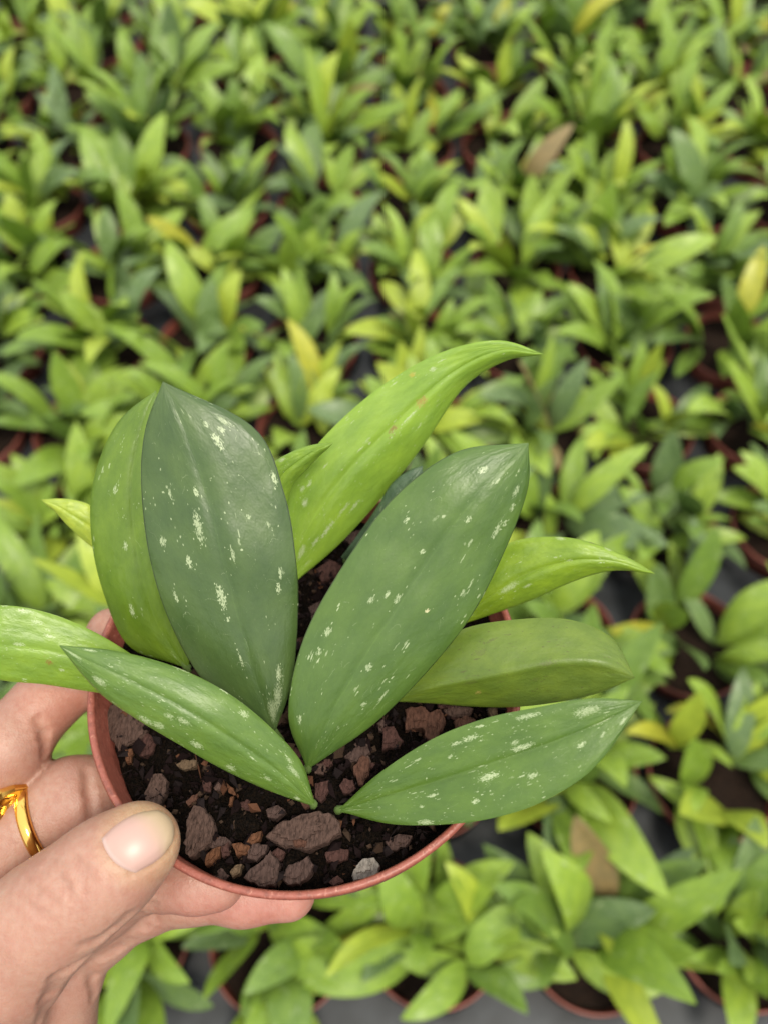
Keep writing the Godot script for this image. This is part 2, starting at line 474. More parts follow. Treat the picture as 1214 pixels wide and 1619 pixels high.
# A leaf from its three long lines: one edge, the midrib and the other edge, each a row of picture points with a depth in metres.
func held_leaf(host: Node3D, spec: Dictionary):
	var nl := 44; var nw := 26
	var Lp := V(spec.l); var Rp := V(spec.r)
	var Mp: Array = V(spec.m) if spec.has("m") else []
	if Mp.is_empty():
		for k in Lp.size(): Mp.append((Lp[k] + Rp[k]) * 0.5)
	var th: float = spec.get("th", 0.0012)
	var n := FastNoiseLite.new(); n.seed = spec.seed; n.frequency = 38.0; n.fractal_octaves = 2
	var mid := PackedVector3Array(); var pix := PackedVector2Array()
	for i in nl + 1:
		var t := float(i) / nl
		var m2: Vector2 = crom(Mp, t); var l2: Vector2 = crom(Lp, t); var r2: Vector2 = crom(Rp, t)
		var dm: float = crom(spec.d, t); var dl: float = dm + crom(spec.dl, t); var dr: float = dm + crom(spec.dr, t)
		var w := sin(PI * t)
		for j in nw + 1:
			var s := 2.0 * j / nw - 1.0
			var e2: Vector2 = l2 if s < 0 else r2
			var de := dl if s < 0 else dr
			var a := absf(s)
			var q: Vector2 = m2.lerp(e2, a)
			var p := px(q.x, q.y, dm + (de - dm) * pow(a, spec.get("p", 1.7)) + w * spec.get("groove", 0.0007) * exp(-s * s * 160.0))
			p += (cam.position - p).normalized() * n.get_noise_3dv(p) * 0.0009 * w
			mid.append(p); pix.append(q)
	var base := mid[nw / 2]
	var v := PackedVector3Array(); var idx := PackedInt32Array(); var uv := PackedVector2Array()
	for side in 2:
		for i in nl + 1:
			for j in nw + 1:
				var c := i * (nw + 1) + j
				var di := mid[mini(i + 1, nl) * (nw + 1) + j] - mid[maxi(i - 1, 0) * (nw + 1) + j]
				var dj := mid[i * (nw + 1) + mini(j + 1, nw)] - mid[i * (nw + 1) + maxi(j - 1, 0)]
				var nn := di.cross(dj)
				nn = nn.normalized() if nn.length() > 1e-12 else (cam.position - mid[c]).normalized()
				var s := 2.0 * j / nw - 1.0
				var k := th * 0.5 * sqrt(maxf(0.0, 1.0 - pow(absf(s), 5.0))) * minf(1.0, (1.0 - float(i) / nl) * 12.0 + 0.05)
				v.append(mid[c] - base + nn * (k if side == 0 else -k))
				uv.append(Vector2((s + 1.0) * 0.5, float(i) / nl))
	var off := (nl + 1) * (nw + 1)
	for i in nl:
		for j in nw:
			var a := i * (nw + 1) + j; var b := a + nw + 1
			idx.append_array([a, a + 1, b, b, a + 1, b + 1])
			idx.append_array([off + a, off + b, off + a + 1, off + a + 1, off + b, off + b + 1])
	var spots := []
	for f in spec.get("flecks", []):
		var best := 0; var bd := 1e9
		for c in pix.size():
			var d := pix[c].distance_squared_to(Vector2(f[0], f[1]))
			if d < bd: bd = d; best = c
		var i := best / (nw + 1); var j := best % (nw + 1)
		# how many picture points the leaf is wide and long here
		var wide := pix[i * (nw + 1)].distance_to(pix[i * (nw + 1) + nw])
		var long_ := 0.0
		for q in nl: long_ += pix[q * (nw + 1) + nw / 2].distance_to(pix[(q + 1) * (nw + 1) + nw / 2])
		spots.append([float(j) / nw, float(i) / nl, f[2] * 0.46 / long_ * 1024.0, f[3] * 0.42 / maxf(wide, 40.0) * 512.0, f[4] if f.size() > 4 else Color(0.69, 0.73, 0.58)])
	var spl := splash(spec.seed, spots, spec.get("small", 90), spec.get("trails", 80), 512, 1024, spec.get("pale", Color(0.69, 0.73, 0.58)))
	var mat := leaf_material(spec.col, M.edged if spec.get("edged", false) else M.mottle[spec.seed % 2], spl, spec.get("rough", 0.46), spec.get("back", 0.2))
	var o := part("leaf", mesh_of(v, idx, uv), mat, host, Transform3D(Basis.IDENTITY, base - host.position))
	if spec.has("label"): o.set_meta("label", spec.label)
	# the stalk that carries it down into the soil
	if spec.has("foot"):
		var f: Vector3 = on_pot_plane(spec.foot[0], spec.foot[1], 0.020) - base
		var tip := mid[2 * (nw + 1) + nw / 2] - base
		var st := std(lin(0.12, 0.19, 0.05), 0.5)
		part("petiole", tube([f, f.lerp(Vector3.ZERO, 0.6), Vector3.ZERO, tip], [0.0016, 0.0013, 0.0009, 0.0003]), st, o)

func z7(x: float): return [0.0, x * 0.7, x, x, x, x * 0.8, 0.0]

func build_held_plant():
	var foot := pot_c - pot_n * 0.082
	var o := thing("potted_plant", "large in-focus red pot of pale-flecked waxy leaves gripped by the hand", "potted plant", foot)
	var up := Basis(Quaternion(Vector3.UP, pot_n))
	part("pot", pot_mesh(128), M.pot, o, Transform3D(up, Vector3.ZERO))
	var so := part("soil", soil_mesh(0.0494, 30, 110, 0.0045, 77, 95.0), M.soil, o, Transform3D(up, pot_n * 0.072))
	soil_crumbs(so)
	bark_chips(o, up)
	var DK := Color(0.30, 0.20, 0.10)
	held_leaf(o, {"seed": 101, "col": lin(0.068, 0.120, 0.030), "l": [432, 1155, 330, 1085, 272, 990, 238, 885, 224, 770, 230, 680, 258, 603], "m": [434, 1156, 405, 1070, 380, 985, 355, 890, 330, 790, 300, 695, 258, 603], "r": [436, 1157, 463, 1075, 472, 960, 468, 880, 450, 780, 402, 676, 258, 603],
		"d": [0.200, 0.1955, 0.1915, 0.188, 0.186, 0.185, 0.185], "dl": z7(0.003), "dr": z7(0.0025), "foot": [452, 1190], "edged": true, "small": 60, "label": "broad dark green upright leaf",
		"flecks": [[318, 838, 46, 12], [304, 886, 18, 9], [352, 942, 36, 12], [357, 664, 22, 9], [345, 690, 20, 11], [353, 678, 12, 8], [328, 668, 9, 7], [435, 764, 20, 8], [313, 779, 14, 8], [263, 851, 14, 10], [277, 940, 16, 6], [437, 931, 20, 8], [439, 1059, 26, 9], [441, 1096, 46, 14], [432, 1118, 40, 14], [390, 816, 9, 8], [380, 1038, 32, 3], [368, 879, 24, 6], [427, 822, 10, 6], [346, 705, 7, 6]]})
	held_leaf(o, {"seed": 102, "col": lin(0.080, 0.150, 0.024), "l": [485, 1213, 456, 1130, 480, 1010, 545, 890, 622, 787, 722, 714, 835, 700], "m": [487, 1213, 520, 1135, 575, 1040, 645, 935, 712, 835, 775, 760, 835, 700], "r": [489, 1214, 585, 1150, 668, 1070, 744, 975, 798, 870, 834, 772, 835, 700],
		"d": [0.199, 0.192, 0.188, 0.185, 0.183, 0.182, 0.183], "dl": z7(0.0015), "dr": z7(0.004), "foot": [488, 1220], "edged": true, "small": 70, "label": "broad green upright leaf with dull speckles",
		"flecks": [[784, 841, 28, 8], [813, 770, 24, 7], [807, 801, 14, 6], [736, 827, 11, 9], [661, 876, 9, 7], [645, 815, 9, 7], [633, 940, 15, 8], [618, 936, 11, 7], [592, 940, 10, 9], [678, 960, 6, 7, Color(0.9, 0.85, 0.68)], [519, 1006, 14, 10], [503, 1024, 9, 8], [586, 1052, 12, 10], [578, 1106, 8, 7], [476, 1138, 16, 6], [757, 747, 18, 9], [796, 830, 10, 7]]})
	held_leaf(o, {"seed": 103, "col": lin(0.245, 0.400, 0.038), "l": [440, 915, 445, 790, 500, 705, 590, 620, 690, 560, 785, 538, 860, 560], "m": [455, 917, 490, 830, 550, 745, 630, 665, 712, 590, 792, 553, 860, 560], "r": [470, 918, 537, 860, 607, 783, 670, 703, 733, 613, 800, 570, 860, 560],
		"d": [0.222, 0.219, 0.216, 0.213, 0.210, 0.207, 0.206], "dl": z7(-0.001), "dr": z7(0.005), "foot": [462, 945], "small": 110, "back": 0.3, "label": "long bright yellow-green leaf with brown scars",
		"flecks": [[546, 799, 24, 5], [560, 802, 20, 5], [515, 836, 36, 6], [500, 850, 20, 5], [478, 870, 24, 8], [486, 794, 13, 9], [646, 662, 30, 3], [683, 583, 9, 7], [480, 770, 10, 7], [495, 760, 12, 6], [668, 633, 18, 14, Color(0.62, 0.36, 0.22)], [619, 680, 16, 9, Color(0.50, 0.32, 0.20)], [652, 592, 10, 8, Color(0.70, 0.60, 0.24)]]})
	held_leaf(o, {"seed": 104, "col": lin(0.125, 0.215, 0.014), "l": [285, 1052, 205, 1022, 165, 940, 145, 850, 148, 760, 185, 670, 247, 617], "m": [292, 1050, 250, 985, 225, 905, 212, 820, 212, 740, 228, 670, 247, 617], "r": [300, 1050, 300, 960, 290, 870, 280, 790, 275, 720, 265, 660, 247, 617],
		"d": [0.216, 0.211, 0.206, 0.203, 0.201, 0.200, 0.200], "dl": z7(0.004), "dr": z7(-0.001), "foot": [320, 1080], "small": 45, "trails": 25, "label": "olive green leaf tucked behind the broad dark one",
		"flecks": [[213, 966, 16, 7], [197, 860, 12, 6], [186, 775, 12, 7]]})
	held_leaf(o, {"seed": 105, "col": lin(0.220, 0.360, 0.036), "l": [425, 880, 405, 830, 405, 780, 425, 738, 460, 715, 495, 703, 527, 700], "r": [432, 882, 452, 845, 455, 805, 464, 768, 487, 740, 508, 717, 527, 700],
		"d": [0.213, 0.209, 0.206, 0.204, 0.203, 0.202, 0.201], "dl": z7(0.0), "dr": z7(0.003), "foot": [455, 930], "small": 60, "flecks": [[448, 727, 10, 6]]})
	held_leaf(o, {"seed": 106, "col": lin(0.410, 0.520, 0.060), "l": [215, 880, 190, 845, 165, 815, 140, 797, 115, 790, 90, 788, 66, 790], "r": [205, 905, 180, 890, 155, 872, 130, 852, 108, 831, 88, 808, 66, 790],
		"d": [0.221, 0.219, 0.217, 0.215, 0.214, 0.213, 0.213], "dl": z7(0.0), "dr": z7(0.002), "foot": [300, 1010], "small": 40, "back": 0.3})
	held_leaf(o, {"seed": 107, "col": lin(0.225, 0.350, 0.022), "l": [735, 960, 765, 900, 802, 860, 852, 849, 912, 852, 972, 872, 1035, 907], "m": [737, 972, 780, 938, 825, 910, 872, 892, 925, 883, 978, 888, 1035, 907], "r": [738, 985, 790, 967, 840, 949, 890, 926, 940, 908, 985, 901, 1035, 907],
		"d": [0.213, 0.208, 0.205, 0.203, 0.201, 0.200, 0.200], "dl": z7(0.001), "dr": z7(0.003), "foot": [600, 1060], "small": 60, "back": 0.3, "label": "bright yellow-green leaf with a purple-spotted tip",
		"flecks": [[806, 929, 32, 9], [830, 926, 14, 5], [898, 886, 12, 8], [886, 852, 12, 6], [960, 868, 10, 7], [976, 901, 10, 9, Color(0.36, 0.20, 0.24)], [997, 901, 8, 8, Color(0.36, 0.20, 0.24)], [932, 855, 8, 6, Color(0.34, 0.20, 0.24)], [990, 877, 8, 6, Color(0.36, 0.2, 0.24)]]})
	held_leaf(o, {"seed": 108, "col": lin(0.130, 0.198, 0.018), "l": [620, 1100, 670, 1040, 730, 995, 820, 979, 902, 980, 968, 1010, 1002, 1070], "m": [621, 1104, 690, 1083, 760, 1070, 822, 1057, 885, 1046, 952, 1048, 1002, 1071], "r": [622, 1108, 680, 1112, 745, 1117, 812, 1118, 882, 1110, 945, 1096, 1002, 1072],
		"d": [0.205, 0.198, 0.194, 0.191, 0.189, 0.188, 0.189], "dl": z7(0.004), "dr": z7(0.006), "p": 1.2, "groove": -0.0007, "foot": [560, 1120], "small": 200, "trails": 10, "rough": 0.52, "pale": Color(0.30, 0.30, 0.13), "label": "olive leaf showing its matt keeled underside",
		"flecks": [[753, 1091, 9, 9, Color(0.62, 0.55, 0.30)], [760, 1030, 18, 8, Color(0.34, 0.38, 0.16)], [745, 1078, 22, 7, Color(0.32, 0.36, 0.15)], [868, 1050, 30, 6, Color(0.34, 0.38, 0.16)], [845, 1070, 16, 7, Color(0.34, 0.38, 0.16)]]})
	held_leaf(o, {"seed": 109, "col": lin(0.084, 0.160, 0.018), "l": [537, 1278, 600, 1222, 680, 1170, 762, 1137, 850, 1118, 935, 1104, 1015, 1108], "m": [537, 1280, 612, 1257, 692, 1234, 772, 1208, 852, 1180, 935, 1147, 1015, 1108], "r": [538, 1283, 612, 1302, 692, 1304, 777, 1294, 862, 1265, 942, 1210, 1015, 1108],
		"d": [0.1955, 0.189, 0.184, 0.180, 0.177, 0.175, 0.174], "dl": z7(-0.0005), "dr": z7(-0.0015), "p": 1.1, "groove": 0.0008, "foot": [528, 1283], "small": 130, "trails": 60, "label": "glossy green leaf with large pale blotches near its tip",
		"flecks": [[931, 1122, 40, 18], [831, 1129, 36, 9], [831, 1180, 34, 10], [810, 1171, 13, 9], [741, 1164, 26, 9], [963, 1135, 56, 6], [921, 1177, 13, 7], [844, 1227, 16, 8], [757, 1269, 12, 8], [673, 1298, 26, 8], [768, 1227, 30, 10], [683, 1259, 18, 5], [725, 1172, 14, 7], [985, 1140, 12, 6], [712, 1197, 9, 6], [955, 1160, 9, 6]]})
	held_leaf(o, {"seed": 110, "col": lin(0.108, 0.195, 0.028), "l": [498, 1268, 477, 1205, 432, 1153, 366, 1099, 285, 1057, 190, 1030, 95, 1020], "m": [496, 1270, 450, 1225, 392, 1182, 325, 1137, 252, 1096, 172, 1058, 95, 1021], "r": [494, 1273, 425, 1250, 350, 1215, 280, 1175, 215, 1136, 155, 1093, 95, 1022],
		"d": [0.195, 0.190, 0.186, 0.183, 0.182, 0.182, 0.183], "dl": z7(0.002), "dr": z7(0.003), "foot": [496, 1284], "small": 130, "trails": 60, "label": "pale-speckled green leaf arching out over the thumb",
		"flecks": [[235, 1138, 28, 10], [256, 1147, 18, 11], [290, 1136, 20, 9], [311, 1174, 20, 10], [157, 1074, 22, 9], [353, 1088, 18, 5], [286, 1053, 24, 6], [383, 1127, 14, 10], [463, 1215, 30, 7], [457, 1203, 16, 6], [367, 1214, 16, 8], [120, 1035, 34, 4], [268, 1130, 14, 8], [140, 1027, 18, 4], [425, 1228, 12, 5], [470, 1258, 12, 6]]})
	held_leaf(o, {"seed": 111, "col": lin(0.190, 0.315, 0.026), "l": [260, 1075, 205, 1032, 140, 994, 70, 967, 0, 957, -70, 968, -140, 1010], "m": [258, 1085, 205, 1064, 140, 1042, 70, 1026, 0, 1019, -70, 1010, -140, 1010], "r": [255, 1095, 205, 1100, 140, 1093, 70, 1082, 0, 1075, -70, 1055, -140, 1010],
		"d": [0.208, 0.202, 0.198, 0.195, 0.193, 0.193, 0.195], "dl": z7(0.000), "dr": z7(0.0035), "p": 1.1, "groove": 0.0006, "foot": [330, 1110], "small": 120, "label": "light green leaf reaching past the fingers",
		"flecks": [[45, 967, 24, 6], [65, 981, 18, 7], [80, 1004, 16, 6], [30, 1018, 18, 6], [84, 1045, 11, 9, Color(0.50, 0.24, 0.12)], [100, 1058, 8, 5]]})
	held_leaf(o, {"seed": 112, "col": lin(0.070, 0.125, 0.060), "l": [540, 880, 555, 860, 578, 828, 600, 795, 618, 766, 640, 747, 668, 736], "r": [560, 885, 590, 870, 615, 850, 640, 825, 655, 795, 665, 765, 668, 736],
		"d": [0.228, 0.224, 0.221, 0.219, 0.217, 0.216, 0.216], "dl": z7(0.001), "dr": z7(0.002), "foot": [545, 900], "small": 30})

func soil_crumbs(so: Node3D):
	# loose dark crumbs and fibres, too fine to pick apart
	var rng := RandomNumberGenerator.new(); rng.seed = 55
	var v := PackedVector3Array(); var idx := PackedInt32Array(); var cols := PackedColorArray()
	for k in 2600:
		var r := 0.0478 * sqrt(rng.randf()); var a := rng.randf() * TAU
		var c := Vector3(cos(a) * r, rng.randf_range(0.0002, 0.0022), sin(a) * r)
		var big := pow(rng.randf(), 3.0)
		var sz := 0.0004 + 0.0019 * big
		var b := Basis.from_euler(Vector3(rng.randf() * TAU, rng.randf() * TAU, rng.randf() * TAU)) * Basis.from_scale(Vector3(1.0, rng.randf_range(0.4, 0.9), rng.randf_range(0.7, 1.8)) * sz)
		if rng.randf() < 0.05: b = Basis.from_euler(Vector3(rng.randf_range(-0.3, 0.3), rng.randf() * TAU, 0)) * Basis.from_scale(Vector3(0.00018, 0.00018, rng.randf_range(0.002, 0.005)))
		var tone := rng.randf()
		var col := Color(0.008, 0.006, 0.005)
		if tone > 0.965: col = Color(0.085, 0.038, 0.020)
		elif tone > 0.80: col = Color(0.040, 0.024, 0.018)
		elif tone > 0.55: col = Color(0.015, 0.011, 0.009)
		var o := v.size()
		for q in [Vector3(1, 0, 0), Vector3(-1, 0, 0), Vector3(0, 1, 0), Vector3(0, -1, 0), Vector3(0, 0, 1), Vector3(0, 0, -1)]:
			v.append(c + b * (q * rng.randf_range(0.6, 1.2))); cols.append(col)
		for q in [[0, 2, 4], [4, 2, 1], [1, 2, 5], [5, 2, 0], [4, 3, 0], [1, 3, 4], [5, 3, 1], [0, 3, 5]]:
			idx.append_array([o + q[0], o + q[2], o + q[1]])
	var p := part("crumbs", mesh_of(v, idx, PackedVector2Array(), false, true, PackedVector3Array(), cols), M.crumb, so)
	p.set_meta("kind", "stuff")

func bark_chips(o: Node3D, up: Basis):
	var rng := RandomNumberGenerator.new(); rng.seed = 99
	# outlines in picture points, tone, thickness (mm), height over the soil (mm)
	var chips := [
		[[175, 1115, 205, 1108, 222, 1128, 236, 1150, 224, 1168, 205, 1176, 186, 1186, 180, 1172, 164, 1158, 168, 1138], 0, 3.5, 2.0],
		[[240, 1225, 256, 1221, 264, 1232, 260, 1258, 252, 1275, 234, 1276, 229, 1255], 0, 3.0, 2.5],
		[[306, 1270, 318, 1272, 334, 1288, 340, 1310, 334, 1332, 318, 1346, 300, 1356, 296, 1340, 299, 1310, 298, 1285], 0, 3.5, 3.0],
		[[420, 1322, 436, 1302, 470, 1290, 500, 1282, 522, 1284, 538, 1300, 540, 1318, 520, 1332, 490, 1344, 450, 1340], 0, 4.0, 3.5],
		[[386, 1388, 400, 1372, 418, 1358, 428, 1344, 442, 1362, 440, 1385, 434, 1400, 410, 1402], 1, 4.0, 3.5],
		[[446, 1390, 456, 1366, 478, 1362, 488, 1352, 497, 1368, 490, 1384, 474, 1398, 455, 1398], 1, 3.5, 3.0],
		[[366, 1334, 382, 1332, 397, 1338, 392, 1350, 374, 1353], 3, 3.0, 3.0],
		[[326, 1352, 336, 1342, 350, 1338, 348, 1352, 336, 1366, 325, 1368], 3, 2.5, 2.5],
		[[392, 1345, 400, 1334, 424, 1336, 420, 1350, 406, 1362, 390, 1356], 1, 3.0, 3.0],
		[[390, 1332, 396, 1322, 414, 1312, 412, 1326, 402, 1336], 3, 2.5, 3.0],
		[[364, 1378, 372, 1368, 384, 1366, 380, 1380, 368, 1388], 4, 2.5, 3.0],
		[[338, 1246, 346, 1236, 355, 1246, 350, 1250, 342, 1250], 0, 2.0, 2.0],
		[[294, 1268, 304, 1258, 314, 1254, 312, 1264, 298, 1274], 2, 2.0, 2.0],
		[[278, 1208, 292, 1200, 312, 1202, 310, 1212, 290, 1216], 4, 2.0, 2.0],
		[[216, 1168, 236, 1160, 248, 1174, 240, 1190, 222, 1196, 210, 1182], 6, 3.0, 1.2],
		[[199, 1186, 210, 1184, 208, 1206, 200, 1206], 3, 2.5, 2.0],
		[[322, 1228, 334, 1236, 334, 1252, 320, 1250], 6, 2.0, 1.5],
		[[358, 1236, 370, 1246, 374, 1258, 364, 1252], 3, 1.5, 2.0],
		[[364, 1260, 370, 1258, 368, 1272, 362, 1274], 3, 1.5, 2.0],
		[[498, 1238, 520, 1234, 520, 1250, 508, 1268, 498, 1262], 6, 2.5, 2.5],
		[[640, 1120, 664, 1116, 672, 1130, 700, 1128, 704, 1142, 692, 1168, 676, 1170, 668, 1150, 640, 1152], 2, 3.0, 3.0],
		[[604, 1152, 622, 1148, 638, 1170, 632, 1180, 604, 1186], 6, 3.0, 2.0],
		[[544, 1196, 562, 1174, 580, 1166, 586, 1190, 574, 1202, 556, 1206], 1, 3.0, 2.0],
		[[558, 1212, 572, 1194, 584, 1200, 584, 1226, 574, 1242, 566, 1240], 2, 3.0, 2.5],
		[[716, 1140, 736, 1130, 752, 1138, 742, 1152, 722, 1154], 2, 3.0, 2.5],
		[[770, 1120, 786, 1118, 788, 1134, 776, 1138], 4, 2.5, 2.5],
		[[700, 1122, 722, 1116, 748, 1120, 744, 1130, 712, 1134], 0, 2.5, 2.0],
		[[514, 1348, 530, 1338, 552, 1342, 550, 1358, 530, 1366, 516, 1362], 6, 3.0, 2.0],
		[[556, 1384, 566, 1370, 578, 1360, 592, 1356, 601, 1370, 596, 1384, 576, 1390, 560, 1392], 5, 4.0, 3.5],
		[[462, 1325, 486, 1330, 482, 1340, 466, 1338], 2, 2.5, 4.0],
		[[425, 1350, 440, 1340, 452, 1348, 446, 1360, 430, 1360], 6, 2.5, 2.0],
		[[350, 1338, 362, 1330, 364, 1352, 352, 1356], 6, 2.5, 2.0],
		[[338, 1384, 350, 1372, 364, 1384, 356, 1394, 342, 1392], 1, 2.5, 2.0],
		[[380, 1268, 396, 1262, 398, 1282, 384, 1284], 6, 2.0, 1.0],
		[[420, 1280, 440, 1272, 452, 1282, 436, 1296, 424, 1292], 1, 2.5, 1.5],
		[[520, 1395, 534, 1384, 544, 1394, 530, 1402], 6, 2.5, 2.0],
		[[608, 1330, 630, 1318, 652, 1322, 640, 1340, 616, 1344], 1, 2.5, 1.0],
		[[500, 900, 520, 885, 540, 890, 534, 912, 508, 920], 6, 3.0, 2.0],
		[[488, 960, 510, 950, 512, 972, 492, 980], 1, 3.0, 2.0],
		[[540, 850, 570, 835, 580, 850, 556, 868], 1, 3.0, 2.0],
		[[760, 990, 782, 982, 786, 1000, 764, 1004], 1, 3.0, 2.0],
	]
	var inv := Transform3D(up, o.position + pot_n * 0.072).affine_inverse()
	var list := []
	for c in chips:
		var ring := []
		for k in range(0, c[0].size(), 2):
			ring.append(inv * on_pot_plane(c[0][k], c[0][k + 1], 0.010 - c[3] * 0.001))
		list.append([ring, c[1], c[2] * 0.001])
	for k in 46:      # smaller bits between them
		var r := 0.046 * sqrt(rng.randf()); var a := rng.randf() * TAU
		var ring := []
		var n := rng.randi_range(5, 7); var sz := rng.randf_range(0.0012, 0.0030)
		var st := rng.randf_range(0.5, 1.0); var ph := rng.randf() * TAU
		for q in n:
			var an := TAU * q / n
			var d := Vector2(cos(an), sin(an) * st).rotated(ph) * sz * rng.randf_range(0.7, 1.2)
			ring.append(Vector3(cos(a) * r + d.x, 0.0016, sin(a) * r + d.y))
		list.append([ring, [6, 1, 6, 2, 6, 1, 0, 3][rng.randi() % 8], 0.0016])
	for c in list:
		var ring: Array = c[0]
		# roughen the outline: one extra point on each side
		var out := []
		for k in ring.size():
			var p: Vector3 = ring[k]; var q: Vector3 = ring[(k + 1) % ring.size()]
			out.append(p)
			var dv := q - p
			for f in [0.33, 0.66]:
				out.append(p.lerp(q, f + rng.randf_range(-0.16, 0.16)) + Vector3(dv.z, 0, -dv.x) * rng.randf_range(-0.09, 0.09))
		var mid := Vector3.ZERO
		for p in out: mid += p
		mid /= out.size()
		var tilt := Vector3(rng.randf_range(-0.16, 0.16), 0, rng.randf_range(-0.16, 0.16))
		var v := PackedVector3Array(); var idx := PackedInt32Array()
		var n := out.size()
		var h: float = c[2]
		for p in out: v.append(p - mid + Vector3(0, -h, 0))
		for p in out: v.append((p - mid) * 1.0 + Vector3(0, (p - mid).dot(tilt) - rng.randf() * h * 0.25, 0))
		for p in out: v.append((p - mid) * rng.randf_range(0.90, 0.98) + Vector3(0, (p - mid).dot(tilt) + h * rng.randf_range(0.02, 0.06), 0))
		# a flake of the next layer lies on top, broken off along one side
		var shift: Vector3 = Vector3(rng.randf_range(-1, 1), 0, rng.randf_range(-1, 1)) * (out[0] - mid).length() * 0.22
		var keep := []
		for p in out: keep.append((p - mid) * rng.randf_range(0.48, 0.74) + shift)
		for p in keep: v.append(p * 1.02 + Vector3(0, p.dot(tilt) + h * rng.randf_range(0.03, 0.06), 0))
		for p in keep: v.append(p + Vector3(0, p.dot(tilt) + h * rng.randf_range(0.16, 0.19), 0))
		for p in keep: v.append(shift + (p - shift) * 0.5 + Vector3(0, p.dot(tilt) * 0.7 + h * rng.randf_range(0.17, 0.21), 0))
		v.append(shift + Vector3(0, shift.dot(tilt) + h * 0.19, 0))
		for L in 5:
			for k in n:
				var a0 := L * n + k; var a1 := L * n + (k + 1) % n
				idx.append_array([a0, a1, a0 + n, a0 + n, a1, a1 + n])
		for k in n:
			idx.append_array([5 * n + k, 5 * n + (k + 1) % n, 6 * n])
			if k > 1: idx.append_array([0, k, k - 1])
		part("bark_chip", mesh_of(v, idx, PackedVector2Array(), true, true), M.bark[c[1]], o, Transform3D(up, pot_n * 0.072 + up * mid))

# ================================================================ the hand
var bones := []     # [a, b, ra, rb, blend, group]
var cuts := []      # [a, b, r] shallow creases

func bone(j: Array, blend := 0.006, group := 0):
	for k in j.size() - 1:
		var a: Array = j[k]; var b: Array = j[k + 1]
		bones.append([px(a[0], a[1], a[2]), px(b[0], b[1], b[2]), a[3] * 0.001, b[3] * 0.001, blend, group])

func soft(d: float, e: float, k: float) -> float:
	if e > d + k: return d
	if d > e + k: return e
	var h := (k - absf(d - e)) / k
	return minf(d, e) - h * h * k * 0.25

func field_at(p: Vector3, carve := true) -> float:
	var all := 1.0
	var d := 1.0
	var was := 0
	for b in bones:
		if b[5] != was:
			all = soft(all, d, 0.0016); d = 1.0; was = b[5]
		var ab: Vector3 = b[1] - b[0]
		var t := clampf((p - b[0]).dot(ab) / ab.length_squared(), 0.0, 1.0)
		d = soft(d, (p - (b[0] + ab * t)).length() - lerpf(b[2], b[3], t), b[4])
	d = soft(all, d, 0.0016)
	if carve and absf(d) < 0.005:
		for c in cuts:
			var ab: Vector3 = c[1] - c[0]
			var t := clampf((p - c[0]).dot(ab) / maxf(ab.length_squared(), 1e-12), 0.0, 1.0)
			var e: float = (p - (c[0] + ab * t)).length()
			if e < c[2] * 2.0:
				var q: float = e / (c[2] * 2.0)
				d += c[3] * (1.0 - q * q) * (1.0 - q * q)
	return d

func hit(u: float, v: float) -> Vector3:       # where a line of sight meets the skin
	var o := cam.position; var dir := (px(u, v, 1.0) - o).normalized()
	var t := 0.12
	for k in 90:
		var d := field_at(o + dir * t, false)
		if d < 0.00005: return o + dir * t
		t += maxf(d * 0.9, 0.0001)
		if t > 0.4: break
	return Vector3.INF

func normal_at(p: Vector3) -> Vector3:
	var e := 0.0006
	return Vector3(field_at(p + Vector3(e, 0, 0)) - field_at(p - Vector3(e, 0, 0)), field_at(p + Vector3(0, e, 0)) - field_at(p - Vector3(0, e, 0)), field_at(p + Vector3(0, 0, e)) - field_at(p - Vector3(0, 0, e))).normalized()

func crease(pts: Array, r: float, depth: float):     # picture points, mm
	var last := Vector3.INF
	for k in range(0, pts.size(), 2):
		var p := hit(pts[k], pts[k + 1])
		if p != Vector3.INF and last != Vector3.INF and p.distance_to(last) < 0.02:
			cuts.append([last, p, r * 0.001, depth * 0.001])
		last = p

